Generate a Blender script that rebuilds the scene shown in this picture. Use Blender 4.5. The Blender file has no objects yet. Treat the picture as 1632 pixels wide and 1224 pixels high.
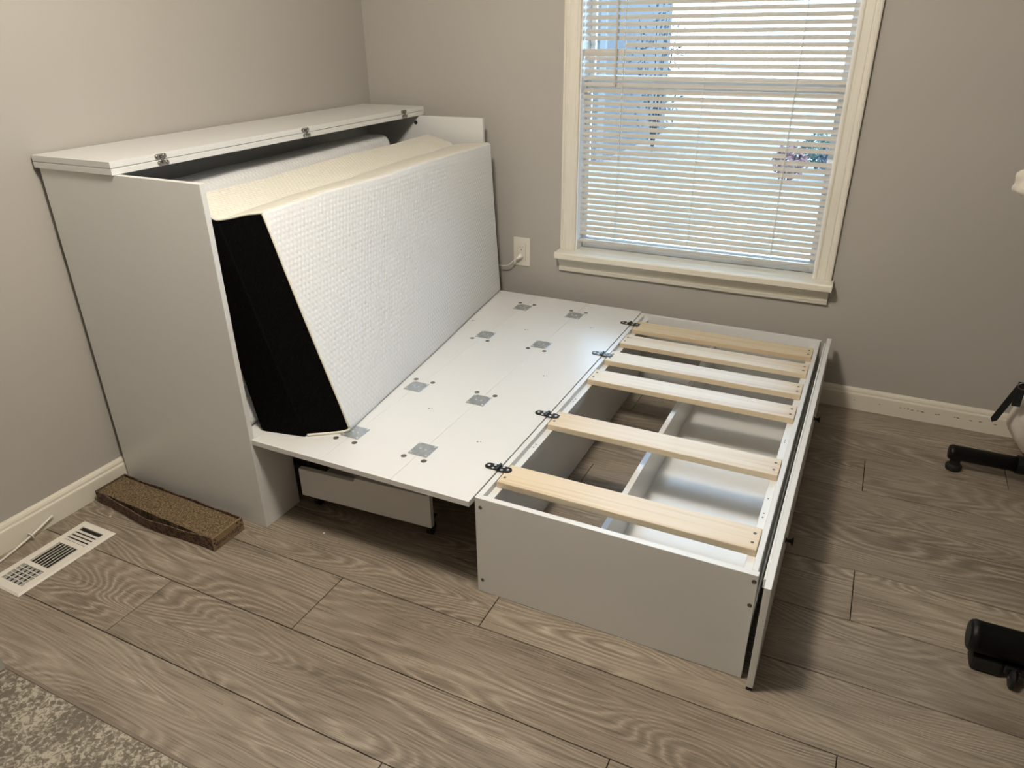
import bpy, bmesh, math, random
from mathutils import Vector, Matrix

scene = bpy.context.scene
COL = scene.collection
R = random.Random(7)

# ------------------------------------------------------------------ camera
cam_d = bpy.data.cameras.new('camera'); cam = bpy.data.objects.new('camera', cam_d)
COL.objects.link(cam); scene.camera = cam
yaw, pitch, roll = 0.4580, -0.4588, -0.0128
fwd = Vector((-math.sin(yaw) * math.cos(pitch), math.cos(yaw) * math.cos(pitch), math.sin(pitch)))
rt = Vector((math.cos(yaw), math.sin(yaw), 0)); up = rt.cross(fwd)
r2 = rt * math.cos(roll) + up * math.sin(roll); u2 = up * math.cos(roll) - rt * math.sin(roll)
cam.matrix_world = Matrix(((r2.x, u2.x, -fwd.x, 2.3103), (r2.y, u2.y, -fwd.y, -3.1445), (r2.z, u2.z, -fwd.z, 1.5067), (0, 0, 0, 1)))
cam_d.sensor_fit = 'HORIZONTAL'; cam_d.sensor_width = 36; cam_d.lens = 1159.364 / 1632 * 36
cam_d.clip_start = 0.05

# ------------------------------------------------------------------ light
world = bpy.data.worlds.new('world'); scene.world = world; world.use_nodes = True
bg = world.node_tree.nodes['Background']; bg.inputs[0].default_value = (0.50, 0.73, 1.0, 1); bg.inputs[1].default_value = 10.0
lamp_d = bpy.data.lights.new('ceiling_lamp_light', 'POINT'); lamp_d.energy = 94; lamp_d.color = (1.0, 0.915, 0.79)
lamp_d.shadow_soft_size = 0.13
lamp = bpy.data.objects.new('ceiling_lamp_light', lamp_d); lamp.location = (1.50, -2.10, 2.32); COL.objects.link(lamp)
vs = scene.view_settings
vs.view_transform = 'Standard'; vs.look = 'None'; vs.gamma = 1; vs.use_curve_mapping = False; vs.exposure = 0.0
scene.display_settings.display_device = 'sRGB'

# ------------------------------------------------------------------ materials
def lin(c):
    return tuple(((v / 255) / 12.92 if v / 255 <= 0.04045 else ((v / 255 + 0.055) / 1.055) ** 2.4) for v in c)

class NT:
    def __init__(s, name):
        s.m = bpy.data.materials.new(name); s.m.use_nodes = True; s.t = s.m.node_tree
        s.b = s.t.nodes['Principled BSDF']
    def n(s, typ, ins=None, **kw):
        nd = s.t.nodes.new(typ)
        for k, v in kw.items(): setattr(nd, k, v)
        for k, v in (ins or {}).items():
            if hasattr(v, 'is_output'): s.t.links.new(v, nd.inputs[k])
            else: nd.inputs[k].default_value = v
        return nd
    def math(s, op, a, b=0.0, c=0.0):
        return s.n('ShaderNodeMath', {0: a, 1: b, 2: c}, operation=op).outputs[0]
    def ramp(s, f, stops):
        nd = s.n('ShaderNodeValToRGB', {0: f}); e = nd.color_ramp.elements
        while len(e) < len(stops): e.new(0.5)
        for el, (p, c) in zip(e, stops): el.position = p; el.color = (*c, 1)
        return nd.outputs[0]
    def mixc(s, f, a, b, mode='MIX'):
        nd = s.n('ShaderNodeMix', data_type='RGBA', blend_type=mode)
        for k, v in ((0, f), (6, a), (7, b)):
            if hasattr(v, 'is_output'): s.t.links.new(v, nd.inputs[k])
            else: nd.inputs[k].default_value = (*v, 1) if isinstance(v, tuple) and len(v) == 3 else v
        return nd.outputs[2]
    def set(s, **kw):
        for k, v in kw.items():
            k = {'color': 'Base Color', 'rough': 'Roughness', 'metal': 'Metallic', 'spec': 'Specular IOR Level', 'normal': 'Normal', 'alpha': 'Alpha', 'coat': 'Coat Weight'}.get(k, k)
            if hasattr(v, 'is_output'): s.t.links.new(v, s.b.inputs[k])
            else: s.b.inputs[k].default_value = (*v, 1) if isinstance(v, tuple) and len(v) == 3 else v
        return s.m
    def bump(s, h, strength, dist=0.01):
        return s.n('ShaderNodeBump', {'Height': h, 'Strength': strength, 'Distance': dist}).outputs[0]
    def coord(s, which='Object'):
        return s.n('ShaderNodeTexCoord').outputs[which]
    def vmul(s, v, sc):
        return s.n('ShaderNodeVectorMath', {0: v, 1: sc}, operation='MULTIPLY').outputs[0]
    def noise(s, v, scale, detail=2, rough=0.5, dist=0.0, w=None):
        ins = {'Vector': v, 'Scale': scale, 'Detail': detail, 'Roughness': rough, 'Distortion': dist}
        nd = s.n('ShaderNodeTexNoise', noise_dimensions='4D' if w is not None else '3D')
        if w is not None: ins['W'] = w
        for k, x in ins.items():
            if hasattr(x, 'is_output'): s.t.links.new(x, nd.inputs[k])
            else: nd.inputs[k].default_value = x
        return nd.outputs[0]

def plain(name, c, rough=0.5, metal=0.0, spec=0.5, var=0.03, vscale=6.0, bump=0.0, bscale=400):
    t = NT(name); co = t.coord()
    f = t.noise(co, vscale, 3)
    lo = tuple(v * (1 - var) for v in c); hi = tuple(min(1, v * (1 + var)) for v in c)
    col = t.ramp(f, [(0.3, lo), (0.7, hi)])
    kw = dict(color=col, rough=rough, metal=metal, spec=spec)
    if bump: kw['normal'] = t.bump(t.noise(co, bscale, 2), bump, 0.001)
    return t.set(**kw)

M = {}
M['wall'] = plain('wall_paint', (0.46, 0.435, 0.398), 0.75, spec=0.25, var=0.012, vscale=2.0, bump=0.12, bscale=320)
M['ceiling'] = plain('ceiling_paint', (0.68, 0.67, 0.645), 0.9, spec=0.1, var=0.01)
M['melamine'] = plain('white_melamine', (0.755, 0.755, 0.74), 0.28, spec=0.6, var=0.012, vscale=3.0, bump=0.05, bscale=500)
def grainy(name, c, rough, axis_scale, var):
    t = NT(name); co = t.coord(); v = t.vmul(co, axis_scale)
    f = t.noise(v, 1.0, 4, 0.6)
    return t.set(color=t.ramp(f, [(0.3, tuple(x * (1 - var) for x in c)), (0.7, tuple(min(1, x * (1 + var)) for x in c))]), rough=rough, normal=t.bump(f, 0.15, 0.002))
M['gloss'] = plain('glossy_white_board', (0.78, 0.775, 0.755), 0.17, spec=0.75, var=0.012, vscale=3.0)
M['edge'] = grainy('white_edge_band', (0.79, 0.785, 0.77), 0.4, (30, 2, 30), 0.04)
M['trim'] = grainy('painted_trim', (0.80, 0.76, 0.67), 0.45, (60, 60, 5), 0.05)
M['trim_h'] = grainy('painted_trim_horizontal', (0.80, 0.76, 0.66), 0.45, (4, 60, 60), 0.06)
M['baseboard'] = plain('baseboard_paint', (0.80, 0.755, 0.65), 0.4, var=0.02)
M['scuff'] = plain('scuff', (0.09, 0.075, 0.06), 0.9)
M['vinyl'] = plain('white_vinyl', (0.88, 0.88, 0.88), 0.35, var=0.01)
M['outlet'] = plain('outlet_plastic', (0.80, 0.76, 0.67), 0.3, var=0.01)
M['slot'] = plain('dark_slot', (0.02, 0.018, 0.016), 0.7)
M['black'] = plain('black_metal', (0.006, 0.006, 0.007), 0.3, var=0.1)
M['rubber'] = plain('black_rubber', (0.008, 0.008, 0.008), 0.6)
M['satin_black'] = plain('satin_black_paint', (0.004, 0.004, 0.0042), 0.5, spec=0.3, bump=0.2, bscale=600)
M['screw'] = plain('bright_screw', (0.75, 0.74, 0.72), 0.3, metal=0.6)
M['zinc'] = plain('zinc_plate', (0.50, 0.54, 0.57), 0.32, metal=0.75, var=0.12, vscale=60)
M['nickel'] = plain('nickel', (0.42, 0.40, 0.37), 0.25, metal=0.9, var=0.1, vscale=80)
M['camlock'] = plain('cam_lock_metal', (0.16, 0.145, 0.125), 0.4, metal=0.6)
M['cable'] = plain('white_plastic', (0.82, 0.79, 0.72), 0.35)
M['vent'] = plain('vent_enamel', (0.80, 0.76, 0.69), 0.35, var=0.02)
M['vent_in'] = plain('vent_damper', (0.42, 0.41, 0.39), 0.5, var=0.1)
M['dark'] = plain('subfloor_and_duct_shade', (0.012, 0.011, 0.011), 0.9)
M['grey'] = plain('grey_laminate', (0.42, 0.40, 0.36), 0.5)
M['white_cloth'] = plain('white_cloth', (0.72, 0.66, 0.58), 0.85, var=0.06, vscale=20, bump=0.4, bscale=150)
M['strap'] = plain('black_webbing', (0.012, 0.012, 0.012), 0.8, bump=0.5, bscale=500)
M['steel'] = plain('steel_ring', (0.35, 0.35, 0.35), 0.25, metal=0.9)

def blind_mat():
    t = NT('blind_vinyl'); t.set(color=(0.66, 0.625, 0.565), rough=0.4)
    tr = t.n('ShaderNodeBsdfTranslucent', {'Color': (0.82, 0.70, 0.52, 1)})
    mx = t.n('ShaderNodeMixShader', {0: 0.16, 1: t.b.outputs[0], 2: tr.outputs[0]})
    t.t.links.new(mx.outputs[0], t.t.nodes['Material Output'].inputs[0]); return t.m
M['blind'] = blind_mat()
def glass_mat():
    t = NT('window_glass')
    tr = t.n('ShaderNodeBsdfTransparent', {'Color': (0.96, 0.98, 0.98, 1)}); gl = t.n('ShaderNodeBsdfGlossy', {'Roughness': 0.02})
    fr = t.n('ShaderNodeFresnel', {'IOR': 1.45})
    mx = t.n('ShaderNodeMixShader', {0: fr.outputs[0], 1: tr.outputs[0], 2: gl.outputs[0]})
    t.t.links.new(mx.outputs[0], t.t.nodes['Material Output'].inputs[0]); return t.m
M['glass'] = glass_mat()

def plank_mat():
    t = NT('grey_oak_plank'); co = t.coord()
    rnd = t.n('ShaderNodeObjectInfo').outputs['Random']; w = t.math('MULTIPLY', rnd, 60.0)
    v = t.vmul(co, (1.15, 7.0, 1.0))
    n = t.noise(v, 1.0, 1.2, 0.4, 0.35, w)                     # slow field: its contours are the cathedral grain
    wob = t.noise(t.vmul(co, (9, 75, 1)), 1.0, 3, 0.6, 0, w)
    ph = t.math('ADD', t.math('MULTIPLY', n, 185.0), t.math('MULTIPLY', wob, 4.2))
    s = t.math('MULTIPLY_ADD', t.math('SINE', ph), 0.5, 0.5)
    brk = t.ramp(t.noise(t.vmul(co, (18, 330, 1)), 1.0, 2, 0.6, 0, w), [(0.40, (0.25,) * 3), (0.60, (1,) * 3)])
    rings = t.math('MULTIPLY', t.math('POWER', s, 3.6), brk)
    mask = t.ramp(t.noise(t.vmul(co, (2.2, 9, 1)), 1.0, 2, 0.5, 0.3, t.math('ADD', w, 9.0)), [(0.36, (0.12,) * 3), (0.66, (1,) * 3)])
    fine = t.noise(t.vmul(co, (7, 260, 1)), 1.0, 3, 0.6, 0, w)
    tone = t.noise(t.vmul(co, (1.6, 5, 1)), 1.0, 3, 0.55, 0.2, t.math('ADD', w, 3.0))
    base = t.ramp(tone, [(0.30, (0.140, 0.107, 0.077)), (0.5, (0.240, 0.192, 0.142)), (0.70, (0.315, 0.258, 0.194))])
    base = t.mixc(t.math('MULTIPLY', t.math('SUBTRACT', fine, 0.36), 1.5), base, (0.40, 0.33, 0.25))
    base = t.mixc(t.math('MULTIPLY', t.math('SUBTRACT', 0.47, fine), 3.0), base, (0.075, 0.055, 0.038))
    f = t.math('MULTIPLY', t.math('MULTIPLY', rings, mask), 0.85)
    col = t.mixc(f, base, (0.52, 0.435, 0.335))
    dk = t.math('MULTIPLY', t.math('MULTIPLY', t.math('POWER', t.math('SUBTRACT', 1.0, s), 4.0), mask), 0.35)
    col = t.mixc(dk, col, (0.085, 0.062, 0.043))
    hv = t.n('ShaderNodeHueSaturation', {'Hue': 0.5, 'Saturation': 0.92, 'Value': t.math('MULTIPLY_ADD', rnd, 0.22, 0.88), 'Fac': 1.0, 'Color': col}).outputs[0]
    return t.set(color=hv, rough=0.42, spec=0.4, normal=t.bump(t.math('ADD', fine, t.math('MULTIPLY', rings, 0.4)), 0.12, 0.002))
M['plank'] = plank_mat()

def pine_mat():
    t = NT('pine_slat'); co = t.coord(); rnd = t.n('ShaderNodeObjectInfo').outputs['Random']; w = t.math('MULTIPLY', rnd, 40.0)
    f = t.noise(t.vmul(co, (1.6, 75, 30)), 1.0, 3, 0.55, 0.25, w)
    g = t.noise(t.vmul(co, (0.8, 22, 10)), 1.0, 2, 0.5, 0.2, w)
    col = t.ramp(f, [(0.30, (0.60, 0.45, 0.28)), (0.5, (0.725, 0.60, 0.42)), (0.7, (0.77, 0.665, 0.50))])
    col = t.mixc(t.math('MULTIPLY', g, 0.35), col, (0.70, 0.57, 0.39))
    return t.set(color=col, rough=0.36, spec=0.6, normal=t.bump(f, 0.08, 0.001))
M['pine'] = pine_mat()

def cover_mat(name, c, depth):
    t = NT(name); uv = t.coord('UV')
    sx = t.n('ShaderNodeSeparateXYZ', {0: uv}); k = 2 * math.pi / 0.0155
    def wv(a):
        ph = t.math('ADD', t.math('MULTIPLY', sx.outputs[0], k * math.cos(a)), t.math('MULTIPLY', sx.outputs[1], k * math.sin(a)))
        return t.math('COSINE', ph)
    h = t.math('ADD', t.math('ADD', wv(math.pi / 6), wv(math.pi / 2)), wv(5 * math.pi / 6))
    h2 = t.math('ADD', h, t.math('MULTIPLY', t.noise(uv, 1500, 2), 0.5))
    cf = t.ramp(t.math('MULTIPLY_ADD', h, 0.22, 0.34), [(0.0, tuple(x * 0.97 for x in c)), (0.7, c)])
    return t.set(color=cf, rough=0.85, spec=0.2, normal=t.bump(h2, depth, 0.0022))
M['cover'] = cover_mat('white_knit_cover', (0.775, 0.775, 0.77), 0.22)
M['cover_cream'] = cover_mat('cream_knit_border', (0.755, 0.725, 0.635), 0.40)
def mesh_mat():
    t = NT('black_mesh_fabric'); uv = t.coord('UV'); sx = t.n('ShaderNodeSeparateXYZ', {0: uv})
    a = t.math('SINE', t.math('MULTIPLY', t.math('ADD', sx.outputs[0], t.math('MULTIPLY', sx.outputs[1], 0.9)), 900))
    b = t.math('SINE', t.math('MULTIPLY', sx.outputs[1], 1400))
    h = t.math('ADD', a, t.math('MULTIPLY', b, 0.5))
    return t.set(color=t.ramp(t.math('MULTIPLY_ADD', h, 0.3, 0.5), [(0.2, (0.0015, 0.0015, 0.0015)), (0.9, (0.006, 0.0055, 0.005))]), rough=0.9, spec=0.05, normal=t.bump(h, 0.5, 0.001))
M['mesh'] = mesh_mat()

def cardboard():
    t = NT('printed_cardboard'); co = t.coord()
    f = t.noise(t.vmul(co, (1, 1, 1.2)), 75, 3, 0.6, 1.2)
    g = t.noise(co, 22, 2)
    c = t.ramp(f, [(0.46, (0.050, 0.020, 0.030)), (0.53, (0.175, 0.115, 0.062))])
    return t.set(color=t.mixc(t.math('MULTIPLY', g, 0.35), c, (0.11, 0.075, 0.045)), rough=0.85)
M['cardboard_print'] = cardboard()
M['cardboard'] = plain('plain_cardboard', (0.235, 0.165, 0.085), 0.9, var=0.12, vscale=30)
M['ink'] = plain('purple_ink', (0.055, 0.018, 0.04), 0.8)
def corr():
    t = NT('corrugated_cardboard'); co = t.coord()
    n1 = t.noise(t.vmul(co, (230, 150, 40)), 1.0, 2, 0.6)
    n2 = t.noise(co, 14, 3)
    sx = t.n('ShaderNodeSeparateXYZ', {0: co})
    st = t.math('MULTIPLY_ADD', t.math('SINE', t.math('MULTIPLY', sx.outputs[1], 1500)), 0.25, 0.5)
    f = t.math('ADD', t.math('MULTIPLY', n1, 0.8), t.math('MULTIPLY', st, 0.25))
    c = t.ramp(f, [(0.42, (0.026, 0.016, 0.008)), (0.54, (0.155, 0.107, 0.056)), (0.70, (0.32, 0.235, 0.138))])
    c = t.mixc(t.math('MULTIPLY', n2, 0.4), c, (0.17, 0.115, 0.055))
    return t.set(color=c, rough=0.95, normal=t.bump(f, 0.8, 0.004))
M['corrugated'] = corr()
def rug():
    t = NT('rug_pile'); co = t.coord()
    big = t.noise(co, 7, 3, 0.55, 0.6); mid = t.noise(co, 85, 3, 0.6, 0.7); fine = t.noise(co, 500, 2)
    v = t.math('ADD', t.math('MULTIPLY', mid, 0.75), t.math('MULTIPLY', big, 0.35))
    c = t.ramp(v, [(0.48, (0.195, 0.165, 0.130)), (0.56, (0.31, 0.268, 0.21)), (0.62, (0.56, 0.50, 0.40))])
    c = t.mixc(t.math('MULTIPLY', fine, 0.3), c, (0.12, 0.10, 0.08))
    return t.set(color=c, rough=0.95, spec=0.1, normal=t.bump(t.math('ADD', fine, mid), 0.6, 0.004))
M['rug'] = rug()
M['rug_edge'] = plain('rug_binding', (0.21, 0.165, 0.13), 0.9, bump=0.6, bscale=500)
M['lawn'] = plain('pale_lawn', (0.185, 0.165, 0.145), 0.95, var=0.3, vscale=2.5)
M['siding'] = plain('house_siding', (0.075, 0.078, 0.082), 0.7)
M['house_trim'] = plain('house_trim', (0.13, 0.13, 0.13), 0.6)
M['house_glass'] = plain('house_glass', (0.02, 0.023, 0.03), 0.1)
M['leaf_blue'] = plain('pale_leaf', (0.05, 0.058, 0.068), 0.8, var=0.4, vscale=4)
M['leaf_green'] = plain('green_leaf', (0.045, 0.078, 0.062), 0.8, var=0.4, vscale=4)
M['leaf_red'] = plain('red_leaf', (0.13, 0.062, 0.055), 0.8, var=0.4, vscale=4)
M['bark'] = plain('bark', (0.03, 0.025, 0.023), 0.9)

# ------------------------------------------------------------------ builders
WL = {}                      # world location of every object with identity rotation
def link(o, loc, parent):
    p = WL.get(parent.name, Vector()) if parent else Vector()
    o.location = Vector(loc) - p
    if parent: o.parent = parent
    COL.objects.link(o); WL[o.name] = Vector(loc); return o

def root(name, loc, label=None, cat=None, group=None, kind=None):
    o = bpy.data.objects.new(name, None); o.empty_display_size = 0.05
    link(o, loc, None); tag(o, label, cat, group, kind); return o

def tag(o, label=None, cat=None, group=None, kind=None):
    for k, v in (('label', label), ('category', cat), ('group', group), ('kind', kind)):
        if v: o[k] = v
    return o

def obj(name, bm, mat, parent=None, origin=None, smooth=False):
    if origin is None:
        lo = Vector([min(v.co[i] for v in bm.verts) for i in range(3)]); hi = Vector([max(v.co[i] for v in bm.verts) for i in range(3)])
        origin = Vector(((lo.x + hi.x) / 2, (lo.y + hi.y) / 2, lo.z if parent is None else (lo.z + hi.z) / 2))
    origin = Vector(origin)
    for v in bm.verts: v.co -= origin
    me = bpy.data.meshes.new(name); bm.normal_update(); bm.to_mesh(me); bm.free()
    for m in (mat if isinstance(mat, (list, tuple)) else [mat]): me.materials.append(m)
    if smooth:
        for p in me.polygons: p.use_smooth = True
    o = bpy.data.objects.new(name, me); return link(o, origin, parent)

def copyto(src, loc, parent, name=None):
    o = bpy.data.objects.new(name or src.name.split('.')[0], src.data)
    for k in src.keys():
        if k in ('label', 'kind', 'group', 'category'): o[k] = src[k]
    return link(o, loc, parent)

def B(): return bmesh.new()

def box(bm, x0, x1, y0, y1, z0, z1, bevel=0.0, seg=1, mi=0):
    vs_ = [bm.verts.new((x, y, z)) for x in (x0, x1) for y in (y0, y1) for z in (z0, z1)]
    fs = [bm.faces.new([vs_[i] for i in q]) for q in ((0, 1, 3, 2), (4, 6, 7, 5), (0, 4, 5, 1), (2, 3, 7, 6), (0, 2, 6, 4), (1, 5, 7, 3))]
    for f in fs: f.material_index = mi
    if bevel:
        es = list({e for f in fs for e in f.edges})
        r = bmesh.ops.bevel(bm, geom=es, offset=bevel, segments=seg, affect='EDGES', profile=0.5)
        for f in r['faces']: f.material_index = mi
    return bm

def bx(name, mat, parent, *a, **k):
    return obj(name, box(B(), *a, **k), mat, parent)

def extrude(bm, pts, axis, a, b):
    """close profile pts (2-D) extruded along axis 'x','y','z' from a to b"""
    def P(p, t):
        return {'x': (t, p[0], p[1]), 'y': (p[0], t, p[1]), 'z': (p[0], p[1], t)}[axis]
    v0 = [bm.verts.new(P(p, a)) for p in pts]; v1 = [bm.verts.new(P(p, b)) for p in pts]; n = len(pts)
    for i in range(n): bm.faces.new((v0[i], v0[(i + 1) % n], v1[(i + 1) % n], v1[i]))
    bm.faces.new(v0[::-1]); bm.faces.new(v1)
    bmesh.ops.recalc_face_normals(bm, faces=bm.faces[:]); return bm

def cyl(bm, p0, p1, r, seg=16, r1=None, caps=True):
    p0, p1 = Vector(p0), Vector(p1); d = (p1 - p0).normalized(); r1 = r if r1 is None else r1
    a = d.orthogonal().normalized(); b = d.cross(a); v0, v1 = [], []
    for i in range(seg):
        t = 2 * math.pi * i / seg; o = a * math.cos(t) + b * math.sin(t)
        v0.append(bm.verts.new(p0 + o * r)); v1.append(bm.verts.new(p1 + o * r1))
    for i in range(seg): bm.faces.new((v0[i], v0[(i + 1) % seg], v1[(i + 1) % seg], v1[i]))
    if caps: bm.faces.new(v0[::-1]); bm.faces.new(v1)
    return bm

def tube(bm, pts, rad, seg=10):
    pts = [Vector(p) for p in pts]; rad = rad if isinstance(rad, list) else [rad] * len(pts)
    rings = []; a = None
    for i, p in enumerate(pts):
        d = (pts[min(i + 1, len(pts) - 1)] - pts[max(i - 1, 0)]).normalized()
        a = d.orthogonal().normalized() if a is None else (a - d * a.dot(d)).normalized()
        b = d.cross(a)
        rings.append([bm.verts.new(p + (a * math.cos(t) + b * math.sin(t)) * rad[i]) for t in [2 * math.pi * k / seg for k in range(seg)]])
    for q, w in zip(rings, rings[1:]):
        for k in range(seg): bm.faces.new((q[k], q[(k + 1) % seg], w[(k + 1) % seg], w[k]))
    bm.faces.new(rings[0][::-1]); bm.faces.new(rings[-1])
    bmesh.ops.recalc_face_normals(bm, faces=bm.faces[:]); return bm

def lathe(bm, c, axis, prof, seg=20):
    """prof: list of (distance along axis, radius)"""
    c = Vector(c); d = Vector(axis).normalized(); a = d.orthogonal().normalized(); b = d.cross(a); rings = []
    for h, r in prof:
        rings.append([bm.verts.new(c + d * h + (a * math.cos(t) + b * math.sin(t)) * max(r, 1e-5)) for t in [2 * math.pi * k / seg for k in range(seg)]])
    for q, w in zip(rings, rings[1:]):
        for k in range(seg): bm.faces.new((q[k], q[(k + 1) % seg], w[(k + 1) % seg], w[k]))
    bm.faces.new(rings[0][::-1]); bm.faces.new(rings[-1])
    bmesh.ops.recalc_face_normals(bm, faces=bm.faces[:]); return bm

def pill(bm, cx, cy, hx, hy, z0, z1, seg=8):
    """stadium plate, long axis x"""
    pts = []
    for s, st in ((1, -math.pi / 2), (-1, math.pi / 2)):
        for k in range(seg + 1):
            t = st + math.pi * k / seg
            pts.append((cx + s * (hx - hy) + hy * math.cos(t), cy + hy * math.sin(t)))
    return extrude(bm, pts, 'z', z0, z1)

def spline(pts, n=8):
    pts = [Vector(p) for p in pts]; q = [pts[0]] + pts + [pts[-1]]; out = []
    for i in range(len(pts) - 1):
        a, b, c, d = q[i:i + 4]
        for k in range(n):
            t = k / n
            out.append(0.5 * ((2 * b) + (c - a) * t + (2 * a - 5 * b + 4 * c - d) * t * t + (3 * b - a - 3 * c + d) * t ** 3))
    return out + [pts[-1]]

# ------------------------------------------------------------------ room shell
XR, YF, ZC = 5.2, -6.0, 2.44
WX0, WX1, WZ0, WZ1 = 1.1023, 2.1585, 0.530, 2.05          # window opening
def st(name, bm, mat, parent=None): 
    o = obj(name, bm, mat, parent)
    if parent is None: o['kind'] = 'structure'
    return o
floor = st('floor', box(B(), -0.1, XR + 0.1, YF - 0.1, 0.14, -0.06, -0.0085), M['dark'])
st('wall_left', box(B(), -0.1, 0.0, YF, 0.0, -0.06, ZC), M['wall'])
wb = B()
box(wb, -0.1, WX0, 0.0, 0.14, -0.06, ZC); box(wb, WX1, XR + 0.1, 0.0, 0.14, -0.06, ZC)
box(wb, WX0, WX1, 0.0, 0.14, -0.06, WZ0 - 0.02); box(wb, WX0, WX1, 0.0, 0.14, WZ1, ZC)
st('wall_back', wb, M['wall'])
st('wall_right', box(B(), XR, XR + 0.1, YF, 0.0, -0.06, ZC), M['wall'])
st('wall_front', box(B(), -0.1, XR + 0.1, YF - 0.1, YF, -0.06, ZC), M['wall'])
st('ceiling', box(B(), -0.1, XR + 0.1, YF - 0.1, 0.14, ZC, ZC + 0.08), M['ceiling'])

# floor boards
PW, PL, G = 0.2318, 1.400, 0.0025
cache = {}
def board(x0, x1, y0, y1):
    L, W = round(x1 - x0 - G, 4), round(y1 - y0 - G, 4); loc = ((x0 + x1) / 2, (y0 + y1) / 2, -0.004)
    if (L, W) in cache: return copyto(cache[(L, W)], loc, floor, 'plank')
    b = box(B(), -L / 2, L / 2, -W / 2, W / 2, -0.004, 0.004, 0.0009)
    o = obj('plank', b, M['plank'], floor, origin=(0, 0, 0)); o.location = Vector(loc) - WL[floor.name]; WL[o.name] = Vector(loc)
    cache[(L, W)] = o; return o
base_seam = {0: 1.076, 1: 1.545, 2: 2.0105}
k = -23
while True:
    y0 = -1.823 + PW * (k - 1); y1 = y0 + PW
    if y0 > -0.001: break
    yy0, yy1 = max(y0, YF), min(y1, -0.001)
    if yy1 > YF + 0.02:
        s = base_seam[k % 3] - 2 * PL
        while s < XR:
            a, b_ = max(s, 0.0), min(s + PL, XR)
            if b_ - a > 0.02: board(a, b_, yy0, yy1)
            s += PL
    k += 1

# baseboards
BP = [(0, 0.0), (0.015, 0.0), (0.015, 0.068), (0.0140, 0.0725), (0.0115, 0.0755), (0.0108, 0.080), (0.0108, 0.0835), (0.008, 0.0905), (0.0045, 0.095), (0.0035, 0.0973), (0, 0.0973)]
st('baseboard_left', extrude(B(), [(a, z) for a, z in BP], 'y', YF, -0.0155), M['baseboard'])
bb = st('baseboard_back', extrude(B(), [(-a, z) for a, z in BP], 'x', 0.0, XR), M['baseboard'])
sm = B()
for x, w in ((2.407, .003), (2.505, .003), (2.585, .006), (2.600, .003), (2.614, .004), (2.629, .007), (2.650, .004), (2.668, .008), (2.717, .006), (2.728, .005), (2.785, .003), (2.797, .006), (2.842, .006), (2.874, .004), (2.881, .002), (2.928, .007), (2.984, .006)):
    z = 0.0453 + R.uniform(-.002, .001)
    extrude(sm, [(x + w * math.cos(t) * R.uniform(.7, 1.2), z + 0.0017 * math.sin(t) * R.uniform(.7, 1.3)) for t in [2 * math.pi * i / 7 for i in range(7)]], 'y', -0.0154, -0.0148)
o = obj('scuff_marks', sm, M['scuff'], bb); o['kind'] = 'stuff'; o['label'] = 'row of small dark scuffs in the paint'

# ------------------------------------------------------------------ window
win = root('window_1', (1.63, 0, 0.5), 'window with white fluted casing and sill behind a lowered blind', None, None, 'structure')
prof = [(0, 0), (0, -.0160), (.004, -.0182), (.0105, -.0182), (.0125, -.0150), (.0175, -.0150), (.0195, -.0132), (.0235, -.0125), (.0265, -.0138), (.0290, -.0125), (.0440, -.0105), (.0560, -.0095), (.0590, -.0115), (.0640, -.0120), (.0690, -.0100), (.0705, -.0080), (.0705, 0)]
cz = 0.5510
obj('casing', extrude(B(), [(1.0318 + a, y) for a, y in prof], 'z', cz, WZ1 + 0.07), M['trim'], win)
obj('casing', extrude(B(), [(2.2272 - a, y) for a, y in prof], 'z', cz, WZ1 + 0.07), M['trim'], win)
obj('casing', extrude(B(), [(y, WZ1 + 0.0705 - a) for a, y in prof], 'x', 1.1023, 2.1567), M['trim_h'], win)
b = B(); pts = [(0.0, 0.519), (-0.070, 0.519), (-0.0745, 0.523), (-0.075, 0.545), (-0.071, 0.5505), (0.0, 0.5510)]
extrude(b, pts, 'x', 1.0250, 2.2370); box(b, WX0 + .0006, WX1 - .0006, -0.001, 0.105, 0.519, 0.5510)
obj('sill', b, M['trim_h'], win)
ap = [(0, 0.519), (-.036, 0.519), (-.035, 0.506), (-.026, .488), (-.0165, .474), (-.0150, .4705), (-.0225, .4700), (-.0225, .4625), (-.0175, .4600), (-.0190, .4560), (-.0170, .4490), (0, .4490)]
obj('apron', extrude(B(), ap, 'x', 1.0290, 2.2265), M['trim_h'], win)
for x0, x1 in ((WX0 + .0004, WX0 + 0.006), (WX1 - 0.006, WX1 - .0004)): bx('jamb', M['vinyl'], win, x0, x1, 0.0, 0.135, 0.5512, WZ1)
bx('jamb', M['vinyl'], win, WX0, WX1, 0.0, 0.135, WZ1 - 0.008, WZ1)
for nm, y0, z0, z1 in (('lower_sash', 0.066, 0.5515, 1.300), ('upper_sash', 0.096, 1.255, 2.04)):
    b = B(); X0, X1 = WX0 + 0.007, WX1 - 0.007
    box(b, X0, X0 + 0.020, y0, y0 + 0.027, z0, z1, .003); box(b, X1 - 0.024, X1, y0, y0 + 0.027, z0, z1, .003)
    box(b, X0 + .018, X1 - .022, y0 + .001, y0 + 0.026, z0, z0 + 0.05, .003); box(b, X0 + .018, X1 - .022, y0 + .001, y0 + 0.026, z1 - 0.045, z1, .003)
    s = obj(nm, b, M['vinyl'], win)
    bx('glass_pane', M['glass'], s, X0 + 0.018, X1 - 0.022, y0 + 0.012, y0 + 0.015, z0 + 0.048, z1 - 0.043)
for x in (1.33, 1.86):
    bx('sash_lift', M['vinyl'], win, x, x + 0.045, 0.054, 0.0665, 0.5760, 0.5850, bevel=.002)

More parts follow.
